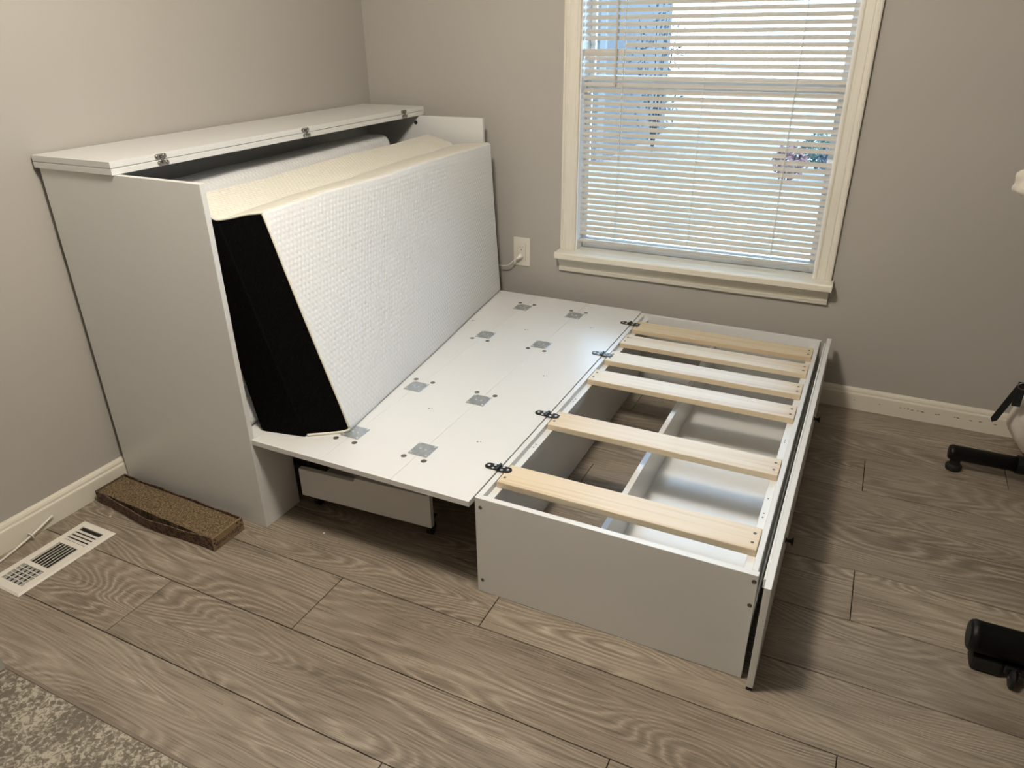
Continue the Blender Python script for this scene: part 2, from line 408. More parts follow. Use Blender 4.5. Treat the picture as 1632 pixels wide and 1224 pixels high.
# blind
bl = root('window_blind', (1.63, 0.032, 0.6), 'cream horizontal slat blind lowered in the window, two slats broken', 'blind')
YB, TILT, SW = 0.030, math.radians(57), 0.0188
def slat_bm(x0, x1, tilt=TILT):
    b = B(); n = 6; pr = []
    for i in range(n + 1):
        u = (i / n - 0.5) * SW; crown = 0.0016 * (1 - (2 * u / SW) ** 2)
        pr.append((u * math.cos(tilt) - crown * math.sin(tilt), u * math.sin(tilt) + crown * math.cos(tilt)))
    th = 0.0004; q = pr + [(a + th * math.sin(tilt), z - th * math.cos(tilt)) for a, z in reversed(pr)]
    return extrude(b, q, 'x', x0 - (x0 + x1) / 2, x1 - (x0 + x1) / 2)
SX0, SX1 = 1.1105, 2.1500
zs = []; z = 1.4268; j = 0
while z > 0.606: zs.append((z, j)); z -= 0.0255 - 0.0012 * max(0, j) / 33; j += 1
z = 1.4268 + 0.0257; j = -1
while z < 1.985: zs.append((z, j)); z += 0.0257; j -= 1
bb_ = B(); rings = []
for x, w_, t_, dz in ((1.0995, .0268, 82, -.004), (1.20, .0268, 80, -.003), (1.275, .0255, 74, -.002), (1.31, .0190, 58, 0), (SX1, .0188, 57, 0)):
    t_ = math.radians(t_); rings.append([bb_.verts.new((x - (SX0 + SX1) / 2, u * w_ * math.cos(t_) + e, u * w_ * math.sin(t_) + dz)) for u, e in ((-.5, 0), (0, -.0012), (.5, 0), (.5, .0006), (0, -.0006), (-.5, .0006))])
for q, w_ in zip(rings, rings[1:]):
    for k in range(6): bb_.faces.new((q[k], q[(k + 1) % 6], w_[(k + 1) % 6], w_[k]))
bb_.faces.new(rings[0]); bb_.faces.new(rings[-1]); bmesh.ops.recalc_face_normals(bb_, faces=bb_.faces[:])
bent = bpy.data.meshes.new('slat'); bb_.to_mesh(bent); bb_.free(); bent.materials.append(M['blind'])
full = None
for z, j in zs:
    if j == 0: a, c_ = 1.288, SX1
    elif j == 16: a, c_ = SX0, 1.976
    else: a, c_ = SX0, SX1
    dy = 0.0
    if j == 1:
        o = bpy.data.objects.new('slat', bent); link(o, ((a + c_) / 2, YB, z), bl); o['label'] = 'bent slat twisted flat at its left end'
    elif (a, c_) == (SX0, SX1):
        if full is None:
            full = obj('slat', slat_bm(a, c_), M['blind'], bl, origin=(0, 0, 0)); full.location = Vector(((a + c_) / 2, YB, z)) - WL[bl.name]; o = full
        else: o = copyto(full, ((a + c_) / 2, YB, z), bl, 'slat')
        if j > 26: o.rotation_euler = (math.radians(R.uniform(-3, 3)), 0, 0)
        else: o.rotation_euler = (math.radians(R.uniform(-2, 2)), math.radians(R.uniform(-.05, .05)), 0)
    else:
        o = obj('slat', slat_bm(a, c_), M['blind'], bl, origin=(0, 0, 0)); o.location = Vector(((a + c_) / 2, YB, z)) - WL[bl.name]
        o['label'] = 'slat with its left end broken off' if j == 0 else 'slat with its right end broken off'
b = B(); extrude(b, [(YB - .012, .5885), (YB + .012, .5885), (YB + .0125, .5950), (YB + .006, .6005), (YB - .006, .6005), (YB - .0125, .5950)], 'x', SX0 - .004, SX1 + .002); obj('bottom_rail', b, M['blind'], bl)
bx('head_rail', M['blind'], bl, WX0 + .007, WX1 - .007, 0.012, 0.052, 1.995, 2.035, bevel=.003)
for x in (1.2855, 1.9755):
    b = B(); cyl(b, (x - .003, 0.0175, 0.602), (x, 0.0175, 1.996), 0.0011, 6); obj('ladder_cord', b, M['cable'], bl)
    b = B(); cyl(b, (x - .003, 0.0425, 0.602), (x, 0.0425, 1.996), 0.0011, 6); obj('ladder_cord', b, M['cable'], bl)
b = B(); cyl(b, (1.619, 0.0170, 0.602), (1.630, 0.0170, 1.996), 0.0008, 6); obj('ladder_cord', b, M['cable'], bl)
b = B(); cyl(b, (1.2557, 0.006, 1.283), (1.2553, 0.008, 1.985), 0.0042, 8); cyl(b, (1.2557, 0.006, 1.276), (1.2557, 0.006, 1.287), 0.0054, 8)
o = obj('tilt_wand', b, M['blind'], bl); o['label'] = 'thin grey tilt wand hanging in front of the slats'
b = B(); tube(b, spline([(1.1065, .004, 1.995), (1.105, .003, 1.70), (1.1068, .003, 1.49)]), 0.0012, 6); obj('lift_cord', b, M['cable'], bl)

# ------------------------------------------------------------------ cabinet bed
bed = root('cabinet_bed', (0.70, -0.92, 0), 'white cabinet bed folded open, its mattress deck and slatted foot box on the floor', 'bed')
H = 1.1339; YN, YFAR = -1.7315, -0.1015; T = 0.018; bv = 0.0008
mel = M['melamine']
bx('side_panel', mel, bed, 0.0237, 0.6893, YN, YN + T, 0.0, H, bevel=bv)
sp = bx('side_panel', mel, bed, 0.0237, 0.6893, YFAR - T, YFAR, 0.0, H, bevel=bv)
b = B(); lathe(b, (0.3376, YFAR - T - .0002, 1.103), (0, -1, 0), [(0, .0085), (.0035, .0085), (.005, .006), (.0052, .0)], 14); obj('bumper', b, M['rubber'], sp)
bx('back_panel', mel, bed, 0.0245, 0.0365, YN + T, YFAR - T, 0.001, H - .001)
bx('top_rail', mel, bed, 0.0365, 0.0545, YN + T, YFAR - T, 1.02, H - .001)
for z0, nm in ((H + .0004, 0), (H + .0198, 1)):
    lp = bx('lid_panel', mel, bed, 0.012, 0.3583, -1.7391, -0.0791, z0, z0 + 0.0180, bevel=bv)
for y in (-1.563, -0.907, -0.244):                         # folding link hinges on the lid edge
    x = 0.3583; b = B()
    for yc, zc in ((y - .003, H + .0292), (y + .003, H + .0095)):
        bb_ = B(); pill(bb_, 0, 0, .021, .0072, 0, .0022, 6)
        for v in bb_.verts: v.co = Vector((x + v.co.z, yc + v.co.x, zc + v.co.y))
        me = bpy.data.meshes.new('t'); bb_.to_mesh(me); bb_.free(); b.from_mesh(me); bpy.data.meshes.remove(me)
        for s in (-1, 1): cyl(b, (x + .002, yc + s * .013, zc), (x + .0042, yc + s * .013, zc), .0042, 10)
    for s in (-.0025, .0025): cyl(b, (x + .005, y + s - .002, H + .031), (x + .005, y + s + .002, H + .008), .0016, 8)
    bmesh.ops.recalc_face_normals(b, faces=b.faces[:])
    obj('lid_hinge', b, M['nickel'], bed)
bx('front_stile', mel, bed, 0.6713, 0.6893, YN + T, -1.567, 0.0, 0.3195, bevel=bv)
bx('front_stile', mel, bed, 0.6713, 0.6893, -0.266, YFAR - T, 0.0, 0.3195, bevel=bv)
ZP = 0.338
bx('deck_panel', mel, bed, 0.0366, 0.6890, YN + T, YFAR - T, ZP - T, ZP, bevel=bv)
plats = [bx('platform_panel', mel, bed, a, c_, -1.7260, -0.1109, ZP - T, ZP, bevel=.0006) for a, c_ in ((0.6900, 0.9594), (0.9600, 1.2154), (1.2160, 1.4742))]
plate_src = screws_src = None
for ix, px_ in enumerate((0.9605, 1.2160)):
    for y, s in ((-0.2867, 1), (-0.6497, -1), (-1.1861, 1), (-1.5484, -1)):
        par = plats[ix]
        if plate_src is None:
            b = box(B(), -.034, .034, -.034, .034, 0, .0022, .0007)
            plate_src = obj('mounting_plate', b, M['zinc'], par, origin=(0, 0, 0)); plate_src.location = Vector((px_, y, ZP)) - WL[par.name]
            b = B()
            for q in ((-.027, -.027), (.027, -.027), (-.027, .027), (.027, .027)): lathe(b, (q[0], q[1], .0020), (0, 0, 1), [(0, .0042), (.0012, .0038), (.0018, .002), (.0012, .0006)], 10)
            for q in ((-.010, 0), (.010, 0)): lathe(b, (q[0], q[1], .0020), (0, 0, 1), [(0, .0046), (.0020, .0034), (.0022, 0)], 10)
            screws_src = obj('plate_screws', b, M['screw'], par, origin=(0, 0, 0)); screws_src.location = plate_src.location; screws_src['kind'] = 'stuff'
        else:
            copyto(plate_src, (px_, y, ZP), par, 'mounting_plate'); copyto(screws_src, (px_, y, ZP), par, 'plate_screws')
        for dx in (-.0357, .0357):
            b = B(); lathe(b, (px_ + dx, y + s * 0.053, ZP), (0, 0, 1), [(-.001, .0092), (.0004, .0092), (.0004, .0066), (.0001, .0062), (.0001, .0022), (.0005, .0018)], 16)
            obj('cam_lock', b, M['camlock'], plats[ix] if dx < 0 else plats[ix + 1])
for x, y, i in ((1.0894, -1.3083, 1), (1.3442, -1.4341, 2), (1.0867, -.5283, 1), (.8291, -.5233, 0), (1.3423, -.9116, 2), (1.3354, -.3941, 2)):
    b = B(); cyl(b, (x, y, ZP - .001), (x, y, ZP + .0003), .0028, 8); cyl(b, (x + .009, y + .004, ZP - .001), (x + .009, y + .004, ZP + .0003), .0018, 8)
    obj('pilot_holes', b, M['slot'], plats[i])

# foot box
FX0, FX1, FY0, FY1, FZ = 1.4757, 2.2376, -1.6958, -0.1223, 0.3349
bx('end_panel', mel, bed, FX0, FX1, FY0, FY0 + T, 0.001, FZ, bevel=bv)
bx('end_panel', mel, bed, FX0, FX1, FY1 - T, FY1, 0.001, FZ, bevel=bv)
bx('side_rail', mel, bed, FX0 + .0006, FX0 + T, FY0 + T, FY1 - T, 0.001, FZ, bevel=bv)
bx('side_rail', mel, bed, FX1 - T - .0006, FX1 - .0040, FY0 + T, FY1 - T, 0.184, FZ, bevel=bv)
LZ = 0.3172
bx('slat_ledge', mel, bed, FX0 + T, FX0 + T + 0.022, FY0 + T, FY1 - T, LZ - 0.035, LZ, bevel=bv)
bx('slat_ledge', mel, bed, FX1 - T - 0.0215, FX1 - T - .0006, FY0 + T, FY1 - T, LZ - 0.035, LZ + .0, bevel=bv)
bx('divider', mel, bed, 1.8043, 1.8220, FY0 + T, FY1 - T, 0.085, 0.250, bevel=bv)
bx('bottom_board', M['gloss'], bed, 1.8222, FX1 - .0006, FY0 + T, FY1 - T, 0.100, 0.114)
bx('support_rail', mel, bed, FX1 - T - .0006, FX1 - .0006, FY0 + T, FY1 - T, 0.1142, 0.160, bevel=bv)
for x, z in ((1.493, .3043), (1.4915, .0459), (2.2295, .3159), (2.2288, .2423)):
    b = B(); lathe(b, (x, FY0, z), (0, -1, 0), [(-.001, .0058), (.0008, .0058), (.0010, .0045), (.0002, .0040), (.0002, .0015), (.0008, .001)], 14); obj('panel_screw', b, M['camlock'], bed)
slat_y = []
for n0, n1 in ((-1.606, -1.508), (-1.240, -1.142), (-.868, -.775), (-.684, -.588), (-.4975, -.400), (-.330, -.238)):
    slat_y.append((n0 + n1) / 2)
sl = None
for y in slat_y:
    loc = (1.8575, y, LZ + 0.0105)
    if sl is None:
        sl = obj('slat', box(B(), -.3600, .3600, -.0485, .0485, -.0103, .0103, .0022, 2), M['pine'], bed, origin=(0, 0, 0)); sl.location = Vector(loc) - WL[bed.name]; WL[sl.name] = Vector(loc); s_ = sl
        b = B()
        for x in (-.347, .345):
            for yy in (-.020, .020): lathe(b, (x, yy, .0103), (0, 0, 1), [(-.001, .0045), (.0004, .0045), (.0006, .0030), (.0001, .0022), (.0004, .0008)], 10)
        ss = obj('slat_screws', b, M['camlock'], sl, origin=(0, 0, 0)); ss.location = (0, 0, 0); ss['kind'] = 'stuff'
    else:
        s_ = copyto(sl, loc, bed, 'slat'); c_ = copyto(ss, loc, s_, 'slat_screws')
# ledge screw holes
b = B()
for y in (-1.43, -1.41, -1.335, -1.00, -.985, -.55):
    cyl(b, (FX1 - T - .012, y, LZ - .001), (FX1 - T - .012, y, LZ + .0004), .0022, 8)
for y in (-1.36, -1.34, -1.02, -1.0): cyl(b, (FX0 + T + .009, y, LZ - .001), (FX0 + T + .009, y, LZ + .0004), .0022, 8)
o = obj('ledge_holes', b, M['slot'], bed); o['kind'] = 'stuff'
# black strap hinges over the joint
for y in (-1.5422, -1.182, -0.638, -0.2814):
    b = B(); xc = 1.4725
    bb_ = B(); pill(bb_, xc, y, .0430, .0145, ZP + .0003, ZP + .0030, 8)
    me = bpy.data.meshes.new('t'); bb_.to_mesh(me); bb_.free(); b.from_mesh(me); bpy.data.meshes.remove(me)
    cyl(b, (xc, y - .0165, ZP + .0050), (xc, y + .0165, ZP + .0050), .0042, 12)
    hg = obj('strap_hinge', b, M['black'], bed)
    b = B()
    for dx, dy in ((-.031, 0.0), (-.014, .0085), (-.014, -.0085), (.014, .0085), (.014, -.0085), (.031, 0.0)):
        lathe(b, (xc + dx, y + dy, ZP + .0029), (0, 0, 1), [(0, .0042), (.0008, .0040), (.0016, .0022), (.0012, .0006)], 10)
    o = obj('hinge_screws', b, M['screw'], hg); o['kind'] = 'stuff'
# drop front
dfb = B(); box(dfb, 2.2545, 2.2710, -1.7270, -0.0850, 0.012, 0.332, bv)
for v in dfb.verts: v.co.x += 0.0015 * (v.co.y + 1.727) / 1.64
df = obj('drop_front', dfb, mel, bed)
bx('cleat', mel, df, 2.2490, 2.2544, -1.690, -0.130, 0.300, 0.3275, bevel=bv)
for y in (-1.341, -0.569):
    b = B(); lathe(b, (2.2712, y, 0.20), (1, 0, 0), [(0, .0085), (.002, .0085), (.004, .0050), (.012, .0052), (.017, .0100), (.020, .0130), (.0215, .0130), (.0225, .0)], 18); obj('knob', b, M['black'], df, smooth=True)
for y in (-1.712, -0.10):
    bx('foot_pad', M['rubber'], df, 2.2545, 2.2700, y - .012, y + .012, 0.0003, 0.0118)
for a, c_, y in ((1.4757, 1.50, -1.686), (2.212, 2.2376, -1.686)): pass
# roll-out box under the platform
sb = root('x', (0, 0, 0)); bpy.data.objects.remove(sb)
b = B()
pts = [(.010, .072), (.510, .072), (.510, .193), (.235, .193), (.228, .178), (.010, .178)]
extrude(b, pts, 'y', -.009, .009)
ang = 0.055; Rm = Matrix.Rotation(ang, 4, 'Z'); T0 = Vector((0.737, -1.598, 0))
for v in b.verts: v.co = Rm @ v.co + T0
ub = obj('support_panel', b, mel, bed)
b = B(); box(b, 0.018, .280, .010, .20, .075, .090)
for v in b.verts: v.co = Rm @ v.co + T0
obj('support_shelf', b, mel, bed)
for x in (0.03, 0.475):
    c = Rm @ Vector((x, .050, 0)) + T0; ax = Rm @ Vector((1, 0, 0))
    b = B(); lathe(b, Vector((c.x, c.y, .022)) - ax * .009, ax, [(0, .016), (.002, .0215), (.016, .0215), (.018, .016)], 18)
    cyl(b, (c.x, c.y, .040), (c.x, c.y, .0718), .008, 10); box(b, c.x - .016, c.x + .016, c.y - .016, c.y + .016, .0690, .0718)
    ca = obj('caster', b, M['black'], ub)
    b = B(); cyl(b, Vector((c.x, c.y, .022)) - ax * .0115, Vector((c.x, c.y, .022)) + ax * .0115, .006, 10); obj('caster_axle', b, M['nickel'], ca)

# ------------------------------------------------------------------ mattress
mat_root = root('folding_mattress', (0.62, -0.88, ZP), 'white trifold foam mattress standing folded on the cabinet bed deck', 'mattress')
def slab(name, c, rad, colname, seed, inset=1.0):
    """c: eight corners keyed (end, thick, height) with end 0 near,1 far; thick 0 front,1 back; height 0 low,1 top"""
    c = {k: Vector(v) for k, v in c.items()}
    L = (c[1, 0, 0] - c[0, 0, 0]).length; Tk = 0.15; Hh = 0.69; dim = (L, Tk, Hh); rr = random.Random(seed); rx = rad * inset
    def params(d, n):
        inner = [rad + (d - 2 * rad) * i / n for i in range(n + 1)]
        e = [0, rad * .12, rad * .35, rad * .65]
        return e + inner + [d - x for x in reversed(e)]
    P_ = [params(dim[0], 22), params(dim[1], 2), params(dim[2], 12)]
    ph = [rr.uniform(0, 6) for _ in range(6)]
    def mp(p):
        rd = (rx, rad, rad); q = Vector([min(max(p[i], rd[i]), dim[i] - rd[i]) for i in range(3)]); d = Vector([(p[i] - q[i]) / rd[i] for i in range(3)])
        if d.length > 1e-9:
            d = d.normalized(); d = Vector([d[i] * rd[i] for i in range(3)])
        p = q + d; u, t, h = p[0] / L, p[1] / Tk, p[2] / Hh
        r = Vector()
        for i in (0, 1):
            for j_ in (0, 1):
                for k_ in (0, 1): r += c[i, j_, k_] * ((u if i else 1 - u) * (t if j_ else 1 - t) * (h if k_ else 1 - h))
        bul = math.sin(math.pi * u) * math.sin(math.pi * h) * 0.006
        sgn = (0.5 - t) * 2
        n = (c[0, 0, 0] - c[0, 1, 0]); n.z = 0; n.normalize()
        r += n * sgn * (bul + 0.0022 * math.sin(9 * u + ph[0]) * math.sin(5 * h + ph[1]))
        r.z += 0.0035 * math.sin(14 * u + ph[2]) * h * (0.6 + .4 * math.sin(31 * u + ph[3]))
        return r
    bmc, bmk, bmf, bmt = B(), B(), B(), B()
    uvs = {}
    for ax in range(3):
        a1, a2 = [i for i in range(3) if i != ax]
        for side in (0, 1):
            fixed = P_[ax][0] if side == 0 else P_[ax][-1]
            tgt = (bmk if side == 0 else bmf) if ax == 0 else (bmt if (ax == 2 and side == 1) else bmc)
            lay = tgt.loops.layers.uv.verify(); vm = {}
            for i, a in enumerate(P_[a1]):
                for j_, b_ in enumerate(P_[a2]):
                    p = [0, 0, 0]; p[ax] = fixed; p[a1] = a; p[a2] = b_
                    vm[i, j_] = tgt.verts.new(mp(p))
            for i in range(len(P_[a1]) - 1):
                for j_ in range(len(P_[a2]) - 1):
                    ids = [(i, j_), (i + 1, j_), (i + 1, j_ + 1), (i, j_ + 1)]
                    f = tgt.faces.new([vm[q] for q in ids]); f.smooth = True
                    for lp, q in zip(f.loops, ids): lp[lay].uv = (P_[a1][q[0]], P_[a2][q[1]])
    cen = sum(c.values(), Vector()) / 8
    for m_ in (bmc, bmk, bmf, bmt):
        for f in m_.faces: 
            f.normal_update()
            if f.normal.dot(f.calc_center_median() - cen) < 0: f.normal_flip()
    for m_ in (bmc, bmt): bmesh.ops.remove_doubles(m_, verts=m_.verts[:], dist=1e-5)
    lay = bmc.loops.layers.uv.verify()
    if inset < 1:
        for f in bmc.faces: f.material_index = 1 if (name != 'front_section' and max(l[lay].uv.x for l in f.loops) < .045) else 0
    o = obj(name, bmc, [M['cover'], M['mesh']], mat_root)
    e = obj('top_border', bmt, M[colname], o); e['label'] = 'cream dimpled border along the top'
    k_ = obj('mesh_end', bmk, M['mesh'], o); k_['label'] = 'black mesh fabric on the end'
    k2_ = obj('mesh_end', bmf, M['mesh'], o); k2_['label'] = 'black mesh fabric on the end'
    return o
slab('front_section', {(0, 0, 0): (.9485, -1.552, .3395), (0, 1, 0): (.829, -1.636, .3395), (0, 0, 1): (.705, -1.540, 1.025), (0, 1, 1): (.568, -1.594, .998),
     (1, 0, 0): (.7665, -.128, .3395), (1, 1, 0): (.630, -.140, .3395), (1, 0, 1): (.735, -.136, 1.038), (1, 1, 1): (.576, -.190, 1.030)}, .014, 'cover_cream', 1, .12)
slab('middle_section', {(0, 0, 0): (.837, -1.640, .3395), (0, 1, 0): (.680, -1.668, .3395), (0, 0, 1): (.576, -1.597, .996), (0, 1, 1): (.450, -1.606, 1.053),
     (1, 0, 0): (.626, -.142, .3395), (1, 1, 0): (.485, -.150, .3395), (1, 0, 1): (.573, -.190, 1.030), (1, 1, 1): (.428, -.182, 1.064)}, .012, 'cover_cream', 2, .12)
slab('back_section', {(0, 0, 0): (.655, -1.700, .3395), (0, 1, 0): (.51, -1.700, .3395), (0, 0, 1): (.300, -1.700, 1.050), (0, 1, 1): (.150, -1.700, 1.050),
     (1, 0, 0): (.42, -.290, .3395), (1, 1, 0): (.27, -.290, .3395), (1, 0, 1): (.300, -.292, 1.068), (1, 1, 1): (.150, -.292, 1.068)}, .035, 'cover', 3, .1)
def pip(pts, name='piping', r=.0035):
    b = B(); tube(b, spline(pts, 10), r, 8); return obj(name, b, M['cover_cream'], mat_root, smooth=True)

pip([(.944, -1.551, .350), (.872, -1.549, .55), (.790, -1.546, .78), (.7085, -1.541, 1.015)])
pip([(.944, -1.552, .348), (.925, -1.568, .3425), (.885, -1.597, .3420), (.836, -1.632, .3430)], r=.0042)
pip([(.7085, -1.541, 1.018), (.66, -1.559, 1.0125), (.61, -1.579, 1.001), (.572, -1.594, .997), (.54, -1.594, 1.008)])

# ------------------------------------------------------------------ outlet and plug
ol = root('wall_outlet', (.8248, 0, .511), 'cream wall outlet plate low on the back wall beside the window', 'outlet')
bx('cover_plate', M['outlet'], ol, .7809, .8687, -.0058, -.0002, .4395, .5824, bevel=.0028, seg=2)
rc = bx('receptacle', M['outlet'], ol, .8035, .8460, -.0078, -.0056, .4680, .5540, bevel=.0010)
b = B()
for zc in (.5330,):
    box(b, .8175, .8192, -.0081, -.0076, zc - .001, zc + .0085); box(b, .8298, .8315, -.0081, -.0076, zc, zc + .0085); cyl(b, (.8246, -.0081, zc - .010), (.8246, -.0076, zc - .010), .0028, 10)
box(b, .8029, .8035, -.0060, -.0057, .4675, .5545); box(b, .8460, .8466, -.0060, -.0057, .4675, .5545)
obj('socket_slots', b, M['slot'], rc)
pl = root('power_plug', (.826, -.008, .489), 'white plug in the lower socket, its cord trailing behind the mattress', 'plug')
b = B(); lathe(b, (.8275, -.0085, .4930), (-.55, -.75, -.30), [(0, .0135), (.010, .0140), (.018, .0120), (.022, .0088), (.034, .0070), (.036, .0045)], 14); obj('plug_body', b, M['cable'], pl, smooth=True)
b = B(); tube(b, spline([(.808, -.034, .4825), (.795, -.046, .4700), (.772, -.045, .4500), (.748, -.040, .4410), (.715, -.036, .4370), (.64, -.03, .434), (.50, -.028, .40), (.38, -.03, .30)]), .0027, 8); obj('cord', b, M['cable'], pl, smooth=True)

# ------------------------------------------------------------------ cardboard cat scratcher
sc = root('cat_scratcher', (.33, -1.83, 0), 'brown corrugated cardboard cat scratcher tray on the floor against the cabinet side', 'scratcher')
XS0, XS1 = .042, .6235
def sy(x, side):
    t = (x - XS0) / (XS1 - XS0); base = (-1.756 - .015 * t) if side else (-1.876 - .026 * t)
    bulge = math.sin(math.pi * t) * .012
    return base + (0 if side else -bulge + .004 * math.sin(9 * t))
N = 24; b = B()
def wall(side):
    th = .004 * (-1 if side else 1); rows = []
    for i in range(N + 1):
        x = XS0 + (XS1 - XS0) * i / N; y = sy(x, side); lean = (.004 if side else -.006) * math.sin(math.pi * i / N)
        zt = .049 + .0022 * math.sin(i * .9 + side) - .004 * math.sin(math.pi * i / N)
        rows.append([b.verts.new(q) for q in ((x, y, .0005), (x, y + lean, zt), (x, y + lean + th, zt), (x, y + th, .0005))])
    for q, w in zip(rows, rows[1:]):
        for k_ in range(4): b.faces.new((q[k_], q[(k_ + 1) % 4], w[(k_ + 1) % 4], w[k_]))
    b.faces.new(rows[0]); b.faces.new(rows[-1])
wall(0); wall(1)
extrude(b, [(XS0, sy(XS0, 0)), (XS1, sy(XS1, 0)), (XS1, sy(XS1, 1)), (XS0, sy(XS0, 1))], 'z', .0004, .003)
bmesh.ops.recalc_face_normals(b, faces=b.faces[:]); tray = obj('tray', b, M['cardboard_print'], sc)
b = B(); yA, yB = sy(XS1, 0), sy(XS1, 1)
extrude(b, [(XS1 - .001, yA), (XS1 + .003, yA), (XS1 + .003, yB), (XS1 - .001, yB)], 'z', .0005, .050); ew = obj('end_wall', b, M['cardboard'], sc)
b = B(); extrude(b, [(XS0 - .003, sy(XS0, 0)), (XS0 + .001, sy(XS0, 0)), (XS0 + .001, sy(XS0, 1)), (XS0 - .003, sy(XS0, 1))], 'z', .0005, .049); obj('end_wall', b, M['cardboard_print'], sc)
b = B(); rows = []
NX, NY = 70, 22
for i in range(NX + 1):
    x = XS0 + .004 + (XS1 - XS0 - .008) * i / NX; r_ = []
    ya, yb = (-1.876 - .026 * (x - XS0) / .58) + .006, sy(x, 1) - .009
    for j_ in range(NY + 1):
        r_.append(b.verts.new((x, ya + (yb - ya) * j_ / NY, .0455 + R.uniform(-.0013, .0013) + .002 * math.sin(x * 11) * math.sin(j_ * .28))))
    rows.append(r_)
for q, w in zip(rows, rows[1:]):
    for j_ in range(NY): b.faces.new((q[j_], w[j_], w[j_ + 1], q[j_ + 1]))
bot = [[b.verts.new((v.co.x, v.co.y, .0035)) for v in r_] for r_ in (rows[0], rows[-1])]
for r_, bt in ((rows[0], bot[0]), (rows[-1], bot[1])):
    for j_ in range(NY): b.faces.new((r_[j_], r_[j_ + 1], bt[j_ + 1], bt[j_]))
for j_ in (0, NY):
    b.faces.new([r_[j_] for r_ in rows] + [bot[1][j_], bot[0][j_]])
bmesh.ops.recalc_face_normals(b, faces=b.faces[:])
obj('corrugated_pad', b, M['corrugated'], sc)
# print on the end wall
def text(s, size, loc, rot, mat, parent, name='lettering'):
    cu = bpy.data.curves.new(name, 'FONT'); cu.body = s; cu.size = size; cu.align_x = 'CENTER'; cu.align_y = 'CENTER'; cu.extrude = .0002
    tmp = bpy.data.objects.new('tmp', cu); me = bpy.data.meshes.new_from_object(tmp); bpy.data.objects.remove(tmp)
    me.materials.clear(); me.materials.append(mat); o = bpy.data.objects.new(name, me); o.rotation_euler = rot; o['kind'] = 'stuff'; return link(o, loc, parent)
ea = math.atan2(yB - yA, 0.0)
text('smartykat', .0235, (XS1 + .0034, (yA + yB) / 2 - .004, .0225), (math.pi / 2, 0, math.pi / 2), M['ink'], ew)
b = B()
for k_ in range(34):
    e = R.random() < .5; y = yA + .004 + R.random() * .022 if e else yB - .004 - R.random() * .026; zc = R.uniform(.006, .045)
    s1, s2, a0 = R.uniform(.002, .005), R.uniform(.002, .004), R.random() * 3
    extrude(b, [(min(max(y + s1 * math.cos(t + a0), yA + .001), yB - .001), zc + s2 * math.sin(t)) for t in [2 * math.pi * i / 6 for i in range(6)]], 'x', XS1 + .0029, XS1 + .0034)
o = obj('printed_flowers', b, M['ink'], ew); o['kind'] = 'stuff'

# ------------------------------------------------------------------ floor register
vt = root('floor_vent', (.175, -2.138, 0), 'white rectangular floor vent with three louvred openings near the left baseboard', 'vent')
VX0, VX1, VY0, VY1, VZ = .098, .2545, -2.304, -1.9715, .0062
cells = [(.1255, .2270, -2.0670, -1.9985), (.1290, .2225, -2.1865, -2.0850), (.1250, .2250, -2.2735, -2.2020)]
b = B()
ys = [VY0] + [q for c in sorted(cells, key=lambda c: c[2]) for q in (c[2], c[3])] + [VY1]
for i in range(0, len(ys), 2): box(b, VX0 + .006, VX1 - .006, ys[i] + (0 if i else .006), ys[i + 1] - (0 if i + 2 < len(ys) else .006), .0004, VZ)
for c in cells: box(b, VX0 + .006, c[0], c[2], c[3], .0004, VZ); box(b, c[1], VX1 - .006, c[2], c[3], .0004, VZ)
fr = [(VX0, VY0), (VX1, VY0), (VX1, VY1), (VX0, VY1)]; inr = [(VX0 + .006, VY0 + .006), (VX1 - .006, VY0 + .006), (VX1 - .006, VY1 - .006), (VX0 + .006, VY1 - .006)]
vo = [b.verts.new((x, y, .0004)) for x, y in fr]; vo2 = [b.verts.new((x, y, .0022)) for x, y in fr]; vi = [b.verts.new((x, y, VZ)) for x, y in inr]
for i in range(4):
    j_ = (i + 1) % 4; b.faces.new((vo[i], vo[j_], vo2[j_], vo2[i])); b.faces.new((vo2[i], vo2[j_], vi[j_], vi[i]))
bmesh.ops.recalc_face_normals(b, faces=b.faces[:])
obj('frame', b, M['vent'], vt)
bx('duct_shade_plate', M['dark'], vt, cells[0][0] - .004, cells[0][1] + .004, cells[2][2] - .004, cells[0][3] + .004, .00035, .0009)  # no hole cut: near-black plate paints the shade down the duct
c = cells[0]
for i in range(4):
    y = c[2] + .0015 + i * .0140; b = B(); extrude(b, [(y, .0058), (y + .0028, .0060), (y + .0118, .0022), (y + .0112, .0016)], 'x', c[0], c[1]); obj('louvre', b, M['vent'] if i else M['vent'], vt)
c = cells[1]
for i in range(7):
    x = c[0] + .006 + i * .0138; b = B(); extrude(b, [(x, .0060), (x + .0026, .0060), (x + .0006, .0015), (x - .0006, .0012)], 'y', c[2], c[3]); obj('louvre', b, M['vent'], vt)
c = cells[2]
for i in range(4):
    y = c[2] + .0130 + i * .0140; b = B(); extrude(b, [(y, .0060), (y + .0028, .0060), (y + .0032, .0032), (y + .0022, .0032)], 'x', c[0], c[1]); obj('louvre', b, M['vent'], vt)
for i in range(5):
    x = c[0] + .004 + i * .0195; b = B(); extrude(b, [(x, .0030), (x + .010, .0030), (x + .011, .0012), (x + .001, .0012)], 'y', c[2], c[3]); obj('damper_blade', b, M['vent_in'], vt)

